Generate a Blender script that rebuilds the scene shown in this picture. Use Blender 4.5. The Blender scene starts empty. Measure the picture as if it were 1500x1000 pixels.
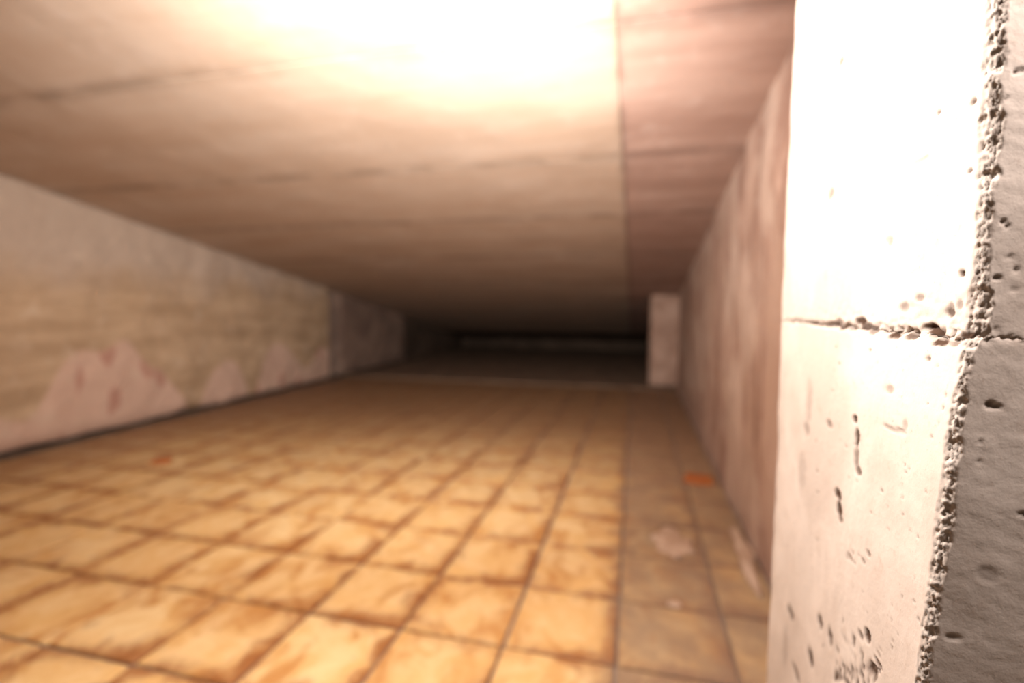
import bpy, math, random
import numpy as np
from mathutils import Matrix, Vector, noise
random.seed(7)
S = 0.2                      # one floor tile is 20 cm; lengths below are in tiles
sc = bpy.context.scene

# ------------------------------------------------------------------ camera
def cam_axes(yaw, pitch, roll):
    cy, sy, cp, sp = math.cos(yaw), math.sin(yaw), math.cos(pitch), math.sin(pitch)
    f = Vector((sy*cp, cy*cp, sp)); r = Vector((cy, -sy, 0)); u = r.cross(f)
    cr, sr = math.cos(roll), math.sin(roll)
    return cr*r + sr*u, -sr*r + cr*u, f
cd = bpy.data.cameras.new('camera'); cam = bpy.data.objects.new('camera', cd)
sc.collection.objects.link(cam); sc.camera = cam
R_, U_, F_ = cam_axes(-0.2423, -0.06994, 0.00546)
cam.matrix_world = Matrix(((R_.x, U_.x, -F_.x, 0.1045*S), (R_.y, U_.y, -F_.y, -4.178*S),
                           (R_.z, U_.z, -F_.z, 3.056*S), (0, 0, 0, 1)))
cd.sensor_width = 36; cd.lens = 734.1/1500*36; cd.clip_start = 0.01
cd.dof.use_dof = True; cd.dof.focus_distance = 1.31*S; cd.dof.aperture_fstop = 3.0

# ------------------------------------------------------------------ light
w = bpy.data.worlds.new('world'); sc.world = w; w.use_nodes = True
w.node_tree.nodes['Background'].inputs[0].default_value = (1.0, 0.74, 0.54, 1)
w.node_tree.nodes['Background'].inputs[1].default_value = 0.05
def lamp(name, kind, loc, power, color, **kw):
    l = bpy.data.lights.new(name, kind); l.energy = power; l.color = color
    for k, v in kw.items(): setattr(l, k, v)
    o = bpy.data.objects.new(name, l); sc.collection.objects.link(o)
    o.location = Vector(loc)*S
    return o
FLASH = (-0.85, -2.2, 4.64)
lamp('flash_light', 'POINT', FLASH, 14.5, (1.0, 0.96, 0.92), shadow_soft_size=0.035)
sp = lamp('flash_beam', 'SPOT', FLASH, 96.0, (1.0, 0.95, 0.90), shadow_soft_size=0.035,
          spot_size=math.radians(125), spot_blend=1.0)
sp.rotation_euler = Vector((-0.38, 0.9, 0.10)).to_track_quat('-Z', 'Y').to_euler()
lamp('front_fill', 'POINT', (1.55, -3.3, 4.78), 7.0, (1.0, 0.92, 0.88), shadow_soft_size=0.03)  # added fill for the pillar's front face, its source unseen
sc.view_settings.view_transform = 'Standard'; sc.view_settings.look = 'None'
sc.view_settings.gamma = 1; sc.view_settings.use_curve_mapping = False
sc.view_settings.exposure = 1.1

# ------------------------------------------------------------------ helpers
def link(name, me, parent=None, mats=()):
    o = bpy.data.objects.new(name, me); sc.collection.objects.link(o)
    for m in mats: me.materials.append(m)
    if parent: o.parent = parent
    return o
def tag(o, label=None, cat=None, group=None, kind=None):
    for k, v in (('label', label), ('category', cat), ('group', group), ('kind', kind)):
        if v: o[k] = v
    return o
def empty(name, loc=(0, 0, 0)):
    o = bpy.data.objects.new(name, None); sc.collection.objects.link(o)
    o.location = Vector(loc)*S; o.empty_display_size = 0.05
    return o
def mesh(name, verts, faces, smooth=False):
    me = bpy.data.meshes.new(name)
    me.from_pydata([tuple(c*S for c in v) for v in verts], [], faces)
    if smooth: me.polygons.foreach_set('use_smooth', [True]*len(me.polygons))
    me.update(); return me
def bevel_box(name, x0, x1, y0, y1, z0, z1, b):
    """box with a small bevel round its top and bottom and its upright edges"""
    def ring(i, z):
        return [(x0+i+b, y0+i, z), (x1-i-b, y0+i, z), (x1-i, y0+i+b, z), (x1-i, y1-i-b, z),
                (x1-i-b, y1-i, z), (x0+i+b, y1-i, z), (x0+i, y1-i-b, z), (x0+i, y0+i+b, z)]
    v = ring(b, z0) + ring(0, z0+b) + ring(0, z1-b) + ring(b, z1)
    f = [tuple(range(7, -1, -1)), tuple(range(24, 32))]
    for k in range(3):
        for i in range(8):
            j = (i+1) % 8
            f.append((8*k+i, 8*k+j, 8*k+8+j, 8*k+8+i))
    return mesh(name, v, f)
def fn(x, y, z, s, o=3):
    return noise.fractal(Vector((x*s, y*s, z*s)), 0.9, 2.1, o)
def grid_box(name, us, vs, front, back):
    """a closed slab: front(u,v) and back(u,v) give points; rims join them"""
    nu, nv = len(us), len(vs); v = []; f = []
    for a in us:
        for b in vs: v.append(front(a, b))
    n = nu*nv
    idx = lambda i, j: i*nv+j
    for i in range(nu-1):
        for j in range(nv-1):
            f.append((idx(i, j), idx(i+1, j), idx(i+1, j+1), idx(i, j+1)))
    rim = [(i, 0) for i in range(nu)] + [(nu-1, j) for j in range(1, nv)] + \
          [(i, nv-1) for i in range(nu-2, -1, -1)] + [(0, j) for j in range(nv-2, 0, -1)]
    for (i, j) in rim: v.append(back(us[i], vs[j]))
    m = len(rim)
    for k in range(m):
        k2 = (k+1) % m
        f.append((idx(*rim[k2]), idx(*rim[k]), n+k, n+k2))
    f.append(tuple(n+k for k in range(m-1, -1, -1)))
    return mesh(name, v, f, False)
def lin(a, b, step):
    n = max(1, int(round((b-a)/step))); return [a+(b-a)*i/n for i in range(n+1)]

# ------------------------------------------------------------------ materials
class NT:
    def __init__(s, name):
        s.m = bpy.data.materials.new(name); s.m.use_nodes = True
        s.t = s.m.node_tree; s.b = s.t.nodes['Principled BSDF']
    def n(s, typ, ins=None, **kw):
        nd = s.t.nodes.new(typ)
        for k, v in kw.items(): setattr(nd, k, v)
        for k, v in (ins or {}).items():
            if hasattr(v, 'is_output') or isinstance(v, bpy.types.NodeSocket): s.t.links.new(v, nd.inputs[k])
            else: nd.inputs[k].default_value = v
        return nd
    def noise(s, vec, scale, detail=4, rough=0.55, dist=0.0, stretch=None):
        if stretch:
            vec = s.n('ShaderNodeMapping', {0: vec, 3: stretch}).outputs[0]
        return s.n('ShaderNodeTexNoise', {'Vector': vec, 'Scale': scale, 'Detail': detail, 'Roughness': rough, 'Distortion': dist}).outputs[0]
    def ramp(s, fac, a, b, lo=0.0, hi=1.0):
        return s.n('ShaderNodeMapRange', {0: fac, 1: a, 2: b, 3: lo, 4: hi}, interpolation_type='SMOOTHSTEP').outputs[0]
    def mix(s, fac, a, b, mode='MIX'):
        nd = s.n('ShaderNodeMix', data_type='RGBA', blend_type=mode)
        for i, v in ((0, fac), (6, a), (7, b)):
            if isinstance(v, bpy.types.NodeSocket): s.t.links.new(v, nd.inputs[i])
            elif i == 0: nd.inputs[0].default_value = v
            else: nd.inputs[i].default_value = (*v, 1)
        return nd.outputs[2]
    def math(s, op, a, b=0.0):
        return s.n('ShaderNodeMath', {0: a, 1: b}, operation=op).outputs[0]
    def finish(s, col, rough=0.9, height=None, dist=0.002, strength=0.6, spec=0.2):
        if isinstance(col, tuple): s.b.inputs['Base Color'].default_value = (*col, 1)
        else: s.t.links.new(col, s.b.inputs['Base Color'])
        if isinstance(rough, bpy.types.NodeSocket): s.t.links.new(rough, s.b.inputs['Roughness'])
        else: s.b.inputs['Roughness'].default_value = rough
        s.b.inputs['Specular IOR Level'].default_value = spec
        if height is not None:
            bp = s.n('ShaderNodeBump', {'Height': height, 'Distance': dist, 'Strength': strength})
            s.t.links.new(bp.outputs[0], s.b.inputs['Normal'])
        return s.m
def concrete(name, base, dark, light, sc_=1.0, streak=None, rough=0.92, bump=0.004):
    t = NT(name); geo = t.n('ShaderNodeNewGeometry').outputs['Position']
    a = t.noise(geo, 3.0*sc_, 5, 0.6, 0.3, streak)
    b = t.noise(geo, 11*sc_, 5, 0.6)
    c = t.mix(t.ramp(a, 0.38, 0.64), dark, base)
    c = t.mix(t.ramp(b, 0.52, 0.75, 0, 0.55), c, light)
    h = t.math('ADD', t.noise(geo, 30*sc_, 6, 0.65), t.math('MULTIPLY', t.noise(geo, 7*sc_, 3), 2.0))
    return t.finish(c, rough, h, bump, 0.5)

# left wall: grey top, tan middle, pink lime bloom with a scalloped upper edge near the floor
t = NT('left_wall_concrete'); geo = t.n('ShaderNodeNewGeometry').outputs['Position']
sep = t.n('ShaderNodeSeparateXYZ', {0: geo}); z = sep.outputs[2]; yy = sep.outputs[1]
big = t.noise(geo, 4.2, 3, 0.5); med = t.noise(geo, 12, 5, 0.62, 0.4); hor = t.noise(geo, 7, 4, 0.6, 0.2, (1, 0.35, 2.4))
c = t.mix(t.ramp(hor, 0.35, 0.68), (0.38, 0.255, 0.155), (0.50, 0.35, 0.225))
c = t.mix(t.ramp(t.math('ADD', z, t.math('MULTIPLY', big, 0.25)), 0.74, 0.98), c, (0.44, 0.335, 0.26))
vor = t.n('ShaderNodeTexVoronoi', {'Vector': t.n('ShaderNodeMapping', {0: geo, 3: (1, 1, 0.02)}).outputs[0], 'Scale': 4.2}, feature='SMOOTH_F1').outputs[0]
edge = t.math('ADD', z, t.math('MULTIPLY', t.math('POWER', vor, 2.2), 0.8))
edge = t.math('ADD', edge, t.math('MULTIPLY', t.noise(geo, 9, 3), 0.05))
bloom = t.ramp(edge, 0.475, 0.435)
c = t.mix(t.math('MULTIPLY', bloom, 0.85), c, (0.58, 0.39, 0.305))
c = t.mix(t.math('MULTIPLY', t.ramp(med, 0.56, 0.72), 0.4), c, (0.60, 0.47, 0.36))
red = t.math('MULTIPLY', t.ramp(t.noise(geo, 9, 2, 0.4, 0, (1, 1, 0.5)), 0.62, 0.70), bloom)
c = t.mix(t.math('MULTIPLY', red, 0.6), c, (0.36, 0.15, 0.11))
h = t.math('ADD', t.math('MULTIPLY', bloom, 0.5), t.math('ADD', med, hor))
M_LEFT = t.finish(c, 0.93, h, 0.006, 0.55)
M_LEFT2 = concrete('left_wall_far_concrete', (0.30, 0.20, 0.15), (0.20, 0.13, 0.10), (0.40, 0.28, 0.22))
# right wall: pinkish brown with upright pale runs
t = NT('right_wall_concrete'); geo = t.n('ShaderNodeNewGeometry').outputs['Position']
v1 = t.noise(geo, 9, 4, 0.6, 0.6, (1, 1, 0.28)); v2 = t.noise(geo, 4.5, 4, 0.6, 0.5, (1, 1, 0.7)); v3 = t.noise(geo, 24, 5, 0.6)
c = t.mix(t.ramp(v1, 0.40, 0.58), (0.36, 0.225, 0.175), (0.52, 0.36, 0.285))
c = t.mix(t.ramp(v2, 0.48, 0.64, 0, 0.85), c, (0.60, 0.455, 0.375))
c = t.mix(t.ramp(v3, 0.55, 0.75, 0, 0.35), c, (0.64, 0.52, 0.45))
M_RIGHT = t.finish(c, 0.93, t.math('ADD', v3, t.math('MULTIPLY', v1, 1.5)), 0.006, 0.55)
# ceiling: board marked concrete with tan smears across the slope; darker pinkish strip on the right
def ceiling_mat(name, base, dark, light):
    t = NT(name); geo = t.n('ShaderNodeNewGeometry').outputs['Position']
    a = t.noise(geo, 5, 4, 0.6, 0.3, (0.30, 1.6, 1)); b = t.noise(geo, 14, 5, 0.62); d = t.noise(geo, 1.6, 2)
    c = t.mix(t.ramp(a, 0.30, 0.70, 0.25, 1), dark, base)
    c = t.mix(t.ramp(b, 0.50, 0.74, 0, 0.35), c, light)
    c = t.mix(t.ramp(d, 0.42, 0.62, 0, 0.3), c, dark)
    sm = t.n('ShaderNodeAttribute', attribute_name='seam').outputs['Fac']
    c = t.mix(t.math('MULTIPLY', sm, t.ramp(t.noise(geo, 6, 3), 0.36, 0.58, 0.12, 0.7)), c, tuple(q*.55 for q in dark))
    return t.finish(c, 0.9, t.math('ADD', b, a), 0.003, 0.5)
M_CEIL = ceiling_mat('ceiling_concrete', (0.52, 0.40, 0.315), (0.45, 0.315, 0.225), (0.60, 0.485, 0.41))
M_CEIL2 = ceiling_mat('ceiling_dark_concrete', (0.46, 0.31, 0.25), (0.33, 0.20, 0.155), (0.55, 0.42, 0.36))
M_DARK = concrete('dark_concrete', (0.15, 0.10, 0.07), (0.09, 0.06, 0.042), (0.21, 0.15, 0.11))  # darker tone for the far end and the hidden backing parts
M_LEDGE = concrete('ledge_concrete', (0.27, 0.18, 0.12), (0.20, 0.125, 0.085), (0.36, 0.25, 0.18), 2)
M_PIER = concrete('pier_concrete', (0.50, 0.33, 0.25), (0.36, 0.22, 0.16), (0.56, 0.41, 0.33), 2)
M_GROUT = concrete('grout', (0.30, 0.235, 0.19), (0.22, 0.15, 0.11), (0.40, 0.32, 0.27), 3)
M_MORTAR = concrete('mortar', (0.58, 0.43, 0.33), (0.44, 0.30, 0.21), (0.68, 0.55, 0.46), 4)
M_CHIP = concrete('orange_clay', (0.43, 0.14, 0.04), (0.34, 0.10, 0.03), (0.50, 0.20, 0.07), 5)

# flamed brown and honey glazed tile
t = NT('glazed_tile'); oc = t.n('ShaderNodeTexCoord').outputs['Object']
rnd = t.n('ShaderNodeObjectInfo').outputs['Random']
off = t.n('ShaderNodeCombineXYZ', {0: t.math('MULTIPLY', rnd, 37.0), 1: t.math('MULTIPLY', rnd, 91.0), 2: t.math('MULTIPLY', rnd, 13.0)}).outputs[0]
vec = t.n('ShaderNodeVectorMath', {0: oc, 1: off}, operation='ADD').outputs[0]
so = t.n('ShaderNodeSeparateXYZ', {0: oc})
ax = t.math('ABSOLUTE', so.outputs[0]); ay = t.math('ABSOLUTE', so.outputs[1])
d = t.math('DIVIDE', t.math('MAXIMUM', ax, ay), 0.1)
n1 = t.noise(vec, 13, 4, 0.62, 0.8); n2 = t.noise(vec, 15, 3, 0.55, 0.6, (1, 0.6, 1)); n3 = t.noise(vec, 70, 3, 0.6)
side = t.math('MULTIPLY', t.math('ADD', so.outputs[0], t.math('MULTIPLY', so.outputs[1], -0.7)), 1.6)
e = t.math('ADD', t.math('ADD', d, t.math('MULTIPLY', t.math('SUBTRACT', n1, 0.5), 1.5)), side)
ed = t.ramp(e, 0.66, 1.24)
bl = t.ramp(t.math('ADD', n2, t.math('MULTIPLY', d, 0.10)), 0.50, 0.78)
base = t.mix(t.ramp(n1, 0.3, 0.7), (0.74, 0.47, 0.19), (0.84, 0.63, 0.34))
base = t.mix(t.math('MULTIPLY', rnd, 0.30), base, (0.68, 0.40, 0.15))
c = t.mix(t.math('MULTIPLY', bl, 0.85), base, (0.50, 0.225, 0.06))
c = t.mix(t.math('MULTIPLY', ed, 0.90), c, (0.30, 0.105, 0.028))
wp = t.n('ShaderNodeNewGeometry').outputs['Position']
dn = t.noise(wp, 9, 5, 0.65)
right_edge = t.ramp(t.math('ADD', t.n('ShaderNodeSeparateXYZ', {0: wp}).outputs[0], t.math('MULTIPLY', dn, 0.12)), 0.0, 0.09)
right_mask = t.math('MULTIPLY', right_edge, t.ramp(dn, 0.25, 0.65, 0.5, 0.85))     # darker, duller tone on the two columns by the right wall
c = t.mix(right_mask, c, (0.25, 0.175, 0.125))
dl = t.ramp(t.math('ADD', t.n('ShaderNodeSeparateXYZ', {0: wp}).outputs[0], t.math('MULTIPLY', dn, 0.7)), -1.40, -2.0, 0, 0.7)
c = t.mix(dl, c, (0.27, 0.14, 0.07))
far_shade = t.ramp(t.math('ADD', t.n('ShaderNodeSeparateXYZ', {0: wp}).outputs[1], t.math('MULTIPLY', dn, 0.8)), 0.5, 2.3, 0, 0.9)
c = t.mix(far_shade, c, (0.25, 0.13, 0.068))     # light falloff painted into the tile colour, darker towards the back
M_TILE = t.finish(c, t.math('ADD', t.ramp(dn, 0.3, 0.7, 0.42, 0.62), t.math('MULTIPLY', right_mask, 0.4)), t.math('ADD', n1, n3), 0.0012, 0.35, 0.35)

# foreground concrete, with darker colour put into its pits, joint and chips (per vertex)
t = NT('pillar_concrete'); geo = t.n('ShaderNodeNewGeometry').outputs['Position']
pit_dark = t.n('ShaderNodeAttribute', attribute_name='pit_dark').outputs['Fac']
a = t.noise(geo, 14, 5, 0.6, 0.3, (1, 1, 0.6)); b = t.noise(geo, 60, 5, 0.65); g = t.noise(geo, 230, 5, 0.7)
c = t.mix(t.ramp(a, 0.35, 0.65), (0.48, 0.39, 0.33), (0.57, 0.475, 0.41))
c = t.mix(t.ramp(b, 0.56, 0.74, 0, 0.4), c, (0.38, 0.27, 0.205))
c = t.mix(t.ramp(g, 0.60, 0.75, 0, 0.5), c, (0.27, 0.18, 0.13))
c = t.mix(pit_dark, c, (0.06, 0.032, 0.02))
M_PILLAR = t.finish(c, 0.95, t.math('ADD', t.math('MULTIPLY', b, 1.2), g), 0.0010, 0.32, 0.15)

# ------------------------------------------------------------------ floor and its tiles
XL, XR, YE = -11.9, 1.6, 15.0
floor = empty('floor'); tag(floor, 'floor of honey and brown flamed glazed square tiles', 'floor', kind='structure')
link('grout_bed', bevel_box('grout_bed', -13.2, 2.4, -5.5, YE, -0.9, -0.035, 0.01), floor, [M_GROUT])
tile_mesh = {}
def tile_for(x0, x1):
    k = (round(x0, 2), round(x1, 2))
    if k not in tile_mesh:
        w_ = x1-x0
        me = bevel_box('tile', -w_/2, w_/2, -0.485, 0.485, -0.06, 0.0, 0.012)
        me.materials.append(M_TILE); tile_mesh[k] = me
    return tile_mesh[k]
for j in range(-3, 15):
    for i in range(-12, 2):
        a0, a1 = max(i, XL+0.03)+0.015, min(i+1, XR)-0.015
        w_ = round(a1-a0, 3)
        o = link('tile', tile_for(0, w_), floor)
        o.location = ((a0+a1)/2*S + random.uniform(-.0006, .0006), (j+.5)*S + random.uniform(-.0006, .0006), random.uniform(-.0012, .0004))
        q = random.choice((0, 0, 1, 2)) if w_ > 0.95 else 0
        o.rotation_euler = (random.uniform(-.004, .004), random.uniform(-.004, .004), q*math.pi/2*2 + random.uniform(-.006, .006))

# untiled screed beyond the tiles, its raised edge, back wall
fb = link('screed', grid_box('screed', lin(XL-1.4, 6.0, .5), lin(YE+.5, 31.4, .7),
     lambda x, y: (x, y, 0.02+0.05*fn(x, y, 0, .6)), lambda x, y: (x, y, -0.9)), floor, [M_LEDGE])
curb = link('trim_1', grid_box('trim_1', lin(XL, 2.6, .12), [YE, YE+.02, YE+.12, YE+.3, YE+.44, YE+.5],
     lambda x, y: (x, y, (0.02 if y < YE+.01 else 0.06 if y > YE+.03 else .05)+0.03*fn(x, y, 0, 1.6)), lambda x, y: (x, y, -0.3)), None, [M_LEDGE])
tag(curb, 'rough concrete lip where the floor tiles end', 'curb', kind='structure')
wb = link('wall_back', grid_box('wall_back', lin(-13.5, 6, .6), lin(-.3, 1.9, .2),
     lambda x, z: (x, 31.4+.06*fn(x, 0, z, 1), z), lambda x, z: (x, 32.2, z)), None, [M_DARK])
tag(wb, 'dark low back wall at the far end', 'wall', kind='structure')

# ------------------------------------------------------------------ ceiling of cast panels, sloping down to the back
CZ = lambda y: 6.12-0.173*y
ceil = empty('ceiling', (0, 0, 0)); tag(ceil, 'low concrete ceiling sloping down to the back', 'ceiling', kind='structure')
ys = [-3.6, 1.2, 4.05, 6.65, 9.65, 12.85, 16.3, 19.6, 23.0, 27.0, 32.0]
for k in range(len(ys)-1):
    y0, y1 = ys[k]+.004, ys[k+1]-.004
    for (x0, x1, m) in ((-13.2, -0.158, M_CEIL), (-0.15, 3.0, M_CEIL2)):
        if k > 5: x1 = x1+3 if x1 > 0 else x1
        dz = random.uniform(-.003, .003) + (0.006 if x0 > -1 else 0)
        bow = random.uniform(.0, .02)
        def fr(x, y, dz=dz, y0=y0, y1=y1, bow=bow, x0=x0, x1=x1):
            e_ = min(y-y0, y1-y, x-x0, x1-x)
            r = .004*max(0, 1-e_/.05)
            return (x, y, CZ(y)+dz+r+.018*fn(x, y, 3, .7))
        us = sorted(set([x0, x0+.04, x0+.1, x1-.1, x1-.04, x1] + lin(x0+.2, x1-.2, .4)))
        vs = sorted(set([y0, y0+.04, y0+.1, y0+.22, y1-.22, y1-.1, y1-.04, y1] + lin(y0+.4, y1-.4, .3)))
        me = grid_box('panel', us, vs[::-1], fr, lambda x, y: (x, y, CZ(y)+.6))
        at = me.attributes.new('seam', 'FLOAT', 'POINT')
        at.data.foreach_set('value', [max(0, 1-min(abs(p.co.y/S-y0), abs(y1-p.co.y/S), abs(p.co.x/S+.15)*2.5)/.18) for p in me.vertices])
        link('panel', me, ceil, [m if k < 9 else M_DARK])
link('slab', grid_box('slab', [-14, 6], [32.4, -3.6], lambda x, y: (x, y, CZ(y)+.62), lambda x, y: (x, y, CZ(y)+1.3)), ceil, [M_DARK])

# ------------------------------------------------------------------ walls
wl = empty('wall_left'); tag(wl, 'stained rough concrete wall on the left with pale pink bloom', 'wall', kind='structure')
def left_panel(y0, y1, xs, mat, step=.12, amp=.05, gap=.13):
    def fr(y, v):
        z = gap + .05*fn(0, y, 0, .8) + v*(CZ(y)+.05-gap)
        b = max(0, 1-(v*6.2)/.28)**2*.10                       # bottom edge turns in over the gap
        top = max(0, (z-(CZ(y)-.12))/.12)**2*.08
        e_ = max(0, 1-min(y-y0, y1-y)/.12)**2*.08
        belly = .07*max(0, fn(3, y, z, .9)) * (1 if z < 1.5 else .4)
        return (xs + amp*fn(1, y, z, 1.1) + belly - b - top - e_, y, z)
    return link('panel', grid_box('panel', lin(y0, y1, step), lin(0, 1, .02), fr,
                lambda y, v: (xs-.7, y, gap+v*(CZ(y)+.05-gap))), wl, [mat])
left_panel(-3.6, 13.75, XL, M_LEFT)
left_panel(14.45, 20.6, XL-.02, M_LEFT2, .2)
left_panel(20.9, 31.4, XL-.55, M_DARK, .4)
link('backing', bevel_box('backing', -13.2, -12.5, -3.6, 31.6, -.03, 6.6, .01), wl, [M_DARK])

wr = link('wall_right', grid_box('wall_right', lin(-1.2, 15.0, .12)[::-1], lin(0, 1, .02),
     lambda y, v: (XR+.035*fn(7, y, v*6, 1.0)+ .02, y, -.03+v*(CZ(y)+.08)),
     lambda y, v: (XR+.8, y, -.03+v*(CZ(y)+.08))), None, [M_RIGHT])
tag(wr, 'blotchy pinkish concrete wall along the right side', 'wall', kind='structure')
wr2 = link('wall_side_recess', grid_box('wall_side_recess', lin(15.5, 31.4, .5)[::-1], lin(0, 1, .1),
     lambda y, v: (4.0+.03*fn(7, y, v*6, 1.0), y, .08+v*(CZ(y)-.1)), lambda y, v: (4.8, y, .08+v*(CZ(y)-.1))), None, [M_DARK])
tag(wr2, 'side wall of the dark recess behind the pier', 'wall', kind='structure')

# pier at the back right
px0, px1, py0, py1 = .62, 1.66, 15.0, 16.6
def pier_mesh():
    v = []; f = []
    corners = [(px0, py0), (px1, py0), (px1, py1), (px0, py1)]
    zs = lin(.16, CZ(py0)-.03, .11); path = []
    for k in range(4):
        a, b = corners[k], corners[(k+1) % 4]
        for s_ in (.0, .05, .1, .3, .5, .7, .9, .95):
            path.append((a[0]+(b[0]-a[0])*s_, a[1]+(b[1]-a[1])*s_, min(s_, 1-s_)))
    n = len(path)
    for z in zs:
        for (x, y, s_) in path:
            r = .03*max(0, 1-s_/.05) + .02*fn(x, y, z, 2)
            dx = (px0+px1)/2-x; dy = (py0+py1)/2-y; l = math.hypot(dx, dy)
            zz = min(z, CZ(y)-.03)
            v.append((x+dx/l*r, y+dy/l*r, zz))
    for i in range(len(zs)-1):
        for k in range(n):
            f.append((i*n+k, i*n+(k+1) % n, (i+1)*n+(k+1) % n, (i+1)*n+k))
    f.append(tuple(range(n-1, -1, -1))); f.append(tuple((len(zs)-1)*n+k for k in range(n)))
    return mesh('concrete_pier', v, f)
pier = link('concrete_pier', pier_mesh(), None, [M_PIER])
tag(pier, 'short narrow concrete pier at the back right, beside the dark opening', 'pillar')

# ------------------------------------------------------------------ the rough concrete pillar close to the camera
pil = empty('concrete_pillar', (.85, -2.8, 0))
tag(pil, 'large pale concrete pillar in the foreground with chipped rough corner', 'pillar')
YF, YN = -1.26, -2.80
ZJ = 2.985
def corner_x(z):
    zt = [(.0, .70), (1.5, .765), (2.16, .80), (2.56, .825), (2.79, .833), (2.97, .85), (3.0, .862), (3.14, .862), (3.44, .862), (3.75, .855), (6.6, .85)]
    for (a, xa), (b, xb) in zip(zt, zt[1:]):
        if z <= b: return xa+(xb-xa)*(z-a)/(b-a)
    return .85
# pits: (y on the left face, z, half width, half height, depth)
O = Vector((0.1045, -4.178, 3.056))
def ray(px, py):
    return R_*((px-750)/734.1) + U_*(-(py-500)/734.1) + F_
def on_side(px, py):
    d_ = ray(px, py); k = (.85-O.x)/d_.x; p = O+d_*k; return p.y, p.z
def on_front(px, py):
    d_ = ray(px, py); k = (YN-O.y)/d_.y; p = O+d_*k; return p.x, p.z
side_pits = [(1257, 614, 2.5, 4, 1), (1261, 641, 2.5, 10, 1), (1260, 670, 3, 14, .45), (1264, 690, 4, 5, .55), (1231, 724, 4, 5, .8), (1234, 746, 3, 8, .9),
             (1236, 759, 3, 4, .5), (1158, 897, 4, 5, .6), (1206, 911, 3.5, 6, .9), (1226, 933, 3, 7, .95), (1190, 964, 4, 8, .7), (1166, 985, 5, 6, .45),
             (1290, 934, 3, 7, 1), (1268, 940, 2.5, 3, .7), (1279, 932, 3, 4, .5), (1286, 812, 2.5, 2.5, .5), (1256, 817, 4, 3, .35), (1278, 823, 2, 2, .4), (1216, 621, 3, 4, .4),
             (1300, 982, 4, 6, .8), (1309, 974, 5, 2, .7), (1283, 992, 3, 3, .6),
             (1186, 590, 3, 25, .18), (1183, 628, 3, 8, .28), (1176, 690, 4, 22, .15), (1232, 90, 3, 6, .5), (1218, 284, 3, 6, .4), (1265, 10, 3, 6, .35), (1311, 125, 2.5, 6, .3),
             (1209, 125, 3, 8, .35), (1420, 149, 2, 3, .6), (1371, 165, 2, 2, .5), (1413, 251, 1.5, 1.5, .6), (1345, 235, 12, 2, .25), (1400, 401, 2, 3, .7), (1298, 351, 3, 4, .25),
             (1300, 353, 2, 5, .3), (1259, 470, 5, 4, .8), (1265, 478, 7, 4, .6), (1278, 484, 5, 4, .5), (1308, 491, 6, 4, .7), (1356, 481, 7, 5, .9), (1362, 486, 5, 4, .8),
             (1373, 501, 9, 4, .75), (1331, 493, 6, 3, .6), (1408, 491, 7, 4, .9), (1395, 502, 6, 3, .5), (1382, 458, 5, 5, .6), (1384, 452, 3, 6, .4), (1320, 450, 4, 5, .4), (1397, 446, 2, 5, .4),
             (1341, 436, 4, 3, .4), (1220, 475, 14, 2.5, .5), (1190, 473, 12, 2, .45), (1165, 469, 10, 2, .35), (1240, 480, 10, 2.5, .4), (1229, 471, 4, 3, .5),
             (1315, 628, 9, 2, .3), (1330, 631, 6, 2, .3), (1336, 622, 2, 6, .25), (1311, 571, 4, 4, .3), (1257, 940, 12, 1.6, .3), (1150, 950, 3, 30, .14), (1361, 525, 2, 2, .5)]
front_pits = [(1451, 593, 3.5, 4, 1.3), (1459, 596, 5, 2.2, 1.2), (1447, 842, 11, 8, .5), (1399, 934, 8, 3, .8), (1462, 407, 4, 2, 1.1), (1500, 753, 3, 3, 1), (1470, 324, 1.5, 1.5, 1),
              (1476, 331, 1.5, 1.5, .8), (1490, 394, 2, 2, .9), (1480, 376, 3, 1.5, .5), (1486, 424, 4, 1.5, .4), (1489, 105, 1.5, 1.5, .9), (1498, 102, 3, 1.5, .8), (1468, 79, 6, 2, .6),
              (1458, 90, 9, 2, .5), (1471, 144, 3, 1.5, .6), (1460, 66, 6, 2, .3), (1464, 4, 4, 2, 1.1), (1460, 30, 5, 3, .3), (1467, 256, 1.5, 1.5, .4), (1436, 647, 1.5, 1.5, .5), (1434, 676, 1.5, 1.5, .5)]
rs = random.Random(4)
for k in range(70):
    x_ = rs.uniform(1236, 1312); y_ = 1004-abs(rs.gauss(0, 18))
    side_pits.append((x_, y_, rs.uniform(.8, 2.2), rs.uniform(1, 3.2), rs.uniform(.25, .7)))
for k in range(60):
    x_ = rs.uniform(1190, 1395); y_ = rs.uniform(500, 960)
    side_pits.append((x_, y_, rs.uniform(.4, .9), rs.uniform(.5, 1.3), rs.uniform(.15, .4)))
def conv(lst, fnc):
    out = []
    for (x, y, hx, hy, dpt) in lst:
        a, b = fnc(x, y); a2, _ = fnc(x+hx, y); _, b2 = fnc(x, y+hy)
        out.append((a, b, abs(a2-a)*1.15+.003, abs(b2-b)*1.1+.002, dpt))
    return out
SP, FP = conv(side_pits, on_side), conv(front_pits, on_front)
DEP = .011
def pit(lst, a, z, nz):
    d_ = 0
    for (pa, pz, ra, rz, dp) in lst:
        da = (a-pa)/ra; dz = (z-pz)/rz
        if abs(da) < 2.2 and abs(dz) < 2.2:
            q = da*da+dz*dz + nz*1.1
            if q < 2.4: d_ = max(d_, dp*min(1, max(0, 1.35-q*.7)))
    return d_
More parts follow.
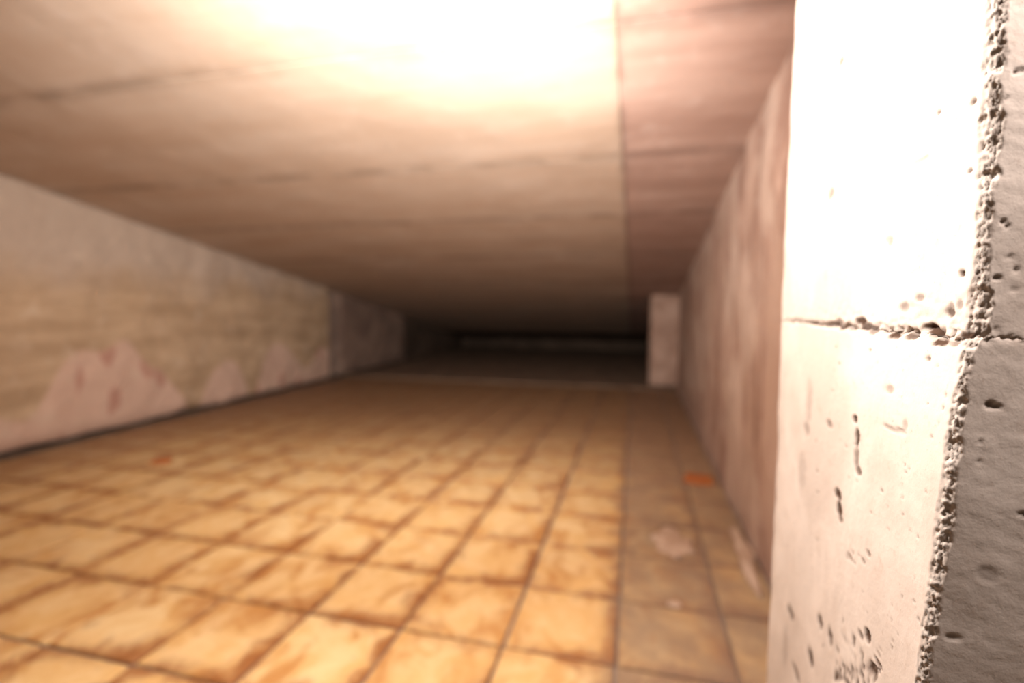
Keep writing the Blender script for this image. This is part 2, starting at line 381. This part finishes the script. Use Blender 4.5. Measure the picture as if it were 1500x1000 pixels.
def block(z0, z1, zs, low):
    us = []
    # u: 0 at the far edge of the side face ... 1.54 corner ... front face onwards
    L = YF-YN
    us += [-.9, -.3] + lin(0, L-.10, .0085) + lin(L-.10, L+.10, .0042)[1:] + lin(L+.10, L+.26, .010)[1:] + [L+.4, L+.8, L+1.5]
    v = []; f = []; pit_dark_ = []; nz_, nu = len(zs), len(us)
    for z in zs:
        cx = corner_x(z)
        # jagged arris: how wide and how deep the corner is broken off at this height
        n0 = noise.noise(Vector((z*6, 3.1 if low else 9.7, 0))); n1_ = noise.noise(Vector((z*24, 1.3, 5))); n2_ = noise.noise(Vector((z*75, 7.7, 2)))
        wdt = (.022 + .010*n0 + .008*n1_ + .005*n2_) * (1.0 if low else 1.2)
        wdt = max(.006, wdt)
        ej = abs(z-ZJ)
        for u in us:
            if u < 0:            # the back of the block
                x, y = cx+min(-u, .9)*1.6, YF; v.append((x, y, z)); pit_dark_.append(0); continue
            s_ = u-L
            if s_ <= 0:
                x, y = .85+(cx-.85)*max(0, 1+s_/.9), YN-s_
                nx, ny = 1, 0; a = y; P_ = SP
            else:
                x, y = cx+s_, YN; nx, ny = 0, 1; a = x; P_ = FP
            n_a = noise.noise(Vector((x*42, y*42, z*42))); n_b = noise.noise(Vector((x*110, y*110, z*110)))
            n_e = noise.noise(Vector((x*100, y*100, z*85))); n_f = noise.noise(Vector((x*190+3, y*190, z*170))); n_c = noise.noise(Vector((x*9, y*9, z*9))); n_d = noise.noise(Vector((x*3+5, y*3, z*1.5)))
            ins = .006*n_d + .0022*n_c + .0005*n_a + .0003*n_b
            if s_ > 0: ins += .0008*noise.noise(Vector((x*14, 2, z*34+x*12)))
            dd = 0
            if abs(s_) < .32 or z < 4.8:
                p_ = pit(P_, a, z, n_a*.8); dd = (1.5 if s_ <= 0 else .55)*p_; ins += DEP*(.9 if s_ <= 0 else .42)*p_
            # joint: open, crumbly line that widens towards the corner
            grow = .25+.75*max(0, min(1, u/L))
            jw = (.009+.030*grow*(.5+.9*max(0, n_c+.3)))*(1 if not low else .45)
            if ej < jw:
                k_ = (1-ej/jw); br = max(0, .45+1.2*n_a+.5*n_b)
                ins += (.028 if s_ <= 0 else .005)*k_*grow*br; dd = max(dd, (.75 if s_ <= 0 else .2)*k_*br*grow)
            elif not low and ej < .13 and s_ <= 0:
                ins += .009*grow*max(0, n_a+.1)*(1-ej/.13)
            # flat broken strip along the corner with teeth of aggregate
            if abs(s_) < wdt*1.05:
                t_ = 1-abs(s_)/(wdt*1.05)
                rough_ = .5+.9*n_a+.6*n_b
                cut = t_*wdt*.55 + min(1, t_*2)*(.0052 if low else .0045)*(1.0*n_e+1.1*n_f+.7*n_a)
                x += cut*(.75); y += cut*(.75)
                dd = max(dd, min(1, t_*2)*max(0, n_b*.9+n_f*.9-.35)*(.8 if low else .5))
            else:
                x += ins*nx; y += ins*ny
            if u < .02: x += (.02-u)*.4
            x += .010*noise.noise(Vector((4, 2, z*5)))*max(0, 1-u/.3)
            y += (.012*noise.noise(Vector((1, 2, z*9))) if u == 0 else 0)
            z_ = z + (.014*noise.noise(Vector((x*22, y*22, 3)))+.006*n_b)*max(0, 1-ej/.035)
            v.append((x, y, z_)); pit_dark_.append(min(1, dd))
    for i in range(nz_-1):
        for k in range(nu-1):
            f.append((i*nu+k, i*nu+k+1, (i+1)*nu+k+1, (i+1)*nu+k))
        f.append((i*nu+nu-1, i*nu, (i+1)*nu, (i+1)*nu+nu-1))
    f.append(tuple(range(nu-1, -1, -1))); f.append(tuple((nz_-1)*nu+k for k in range(nu)))
    v = [(x-.85, y+2.8, z) for (x, y, z) in v]
    me = mesh('block', v, f, True)
    at = me.attributes.new('pit_dark', 'FLOAT', 'POINT'); at.data.foreach_set('value', pit_dark_)
    me.polygons[-1].use_smooth = False; me.polygons[-2].use_smooth = False
    link('block', me, pil, [M_PILLAR])
block(0, ZJ, [0.002, .3, .6] + lin(.8, 2.0, .016) + lin(2.0, ZJ-.0002, .0052)[1:], True)
block(ZJ, 6.3, lin(ZJ+.0002, 3.95, .0052) + lin(3.95, 4.7, .016)[1:] + lin(4.7, 6.3, .4)[1:], False)

# ------------------------------------------------------------------ loose bits on the floor
def lump(name, cx, cy, rx, ry, h, seed, mat, label, cat, group=None, jag=.35):
    n, rings = 30, 6; v = [(0, 0, h)]; f = []
    for r in range(1, rings+1):
        q = r/rings
        for k in range(n):
            a = 2*math.pi*k/n
            e_ = 1+jag*noise.noise(Vector((math.cos(a)*1.6+seed, math.sin(a)*1.6, seed)))*2
            x, y = rx*q*e_*math.cos(a), ry*q*e_*math.sin(a)
            z = h*(1-q**2)*(.65+.9*abs(noise.noise(Vector((x*9, y*9, seed))))) if r < rings else 0
            v.append((x, y, max(0, z)))
    for k in range(n): f.append((0, 1+k, 1+(k+1) % n))
    for r in range(rings-1):
        for k in range(n):
            a, b = 1+r*n+k, 1+r*n+(k+1) % n
            f.append((a, a+n, b+n, b))
    f.append(tuple(1+(rings-1)*n+k for k in range(n-1, -1, -1)))
    o = link(name, mesh(name, v, f, True), None, [mat]); o.location = (cx*S, cy*S, .0004)
    return tag(o, label, cat, group)
lump('mortar_smear', .62, 2.52, .28, .40, .030, 2.2, M_MORTAR, 'thin pale mortar smear dried on the tiles near the right wall', 'mortar')
lump('mortar_heap', 1.47, 2.3, .11, .75, .07, 5.2, M_MORTAR, 'pale crumbled mortar heaped along the foot of the right wall', 'mortar')
lump('mortar_spot', .55, 1.05, .07, .06, .015, 8.2, M_MORTAR, 'small pale mortar spot on a tile close to the camera', 'mortar', jag=.2)
def shard(x, y, w_, d_, h_, rz, label):
    pts = [(-.5, -.4), (.1, -.5), (.5, -.25), (.42, .3), (-.05, .5), (-.46, .28)]
    v = [(a*w_, b*d_, 0) for a, b in pts] + [(a*w_*.93, b*d_*.9, h_*(.8+.3*(k % 2))) for k, (a, b) in enumerate(pts)]
    f = [tuple(range(5, -1, -1)), tuple(range(6, 12))] + [(k, (k+1) % 6, 6+(k+1) % 6, 6+k) for k in range(6)]
    o = link('clay_shard', mesh('clay_shard', v, f), None, [M_CHIP]); o.location = (x*S, y*S, .0006); o.rotation_euler[2] = rz
    return tag(o, label, 'shard')
shard(1.24, 5.0, .50, .42, .09, -.2, 'flat orange clay shard on the floor by the right wall')
shard(-8.75, 3.45, .34, .26, .07, .4, 'small orange clay shard on the floor near the left wall')
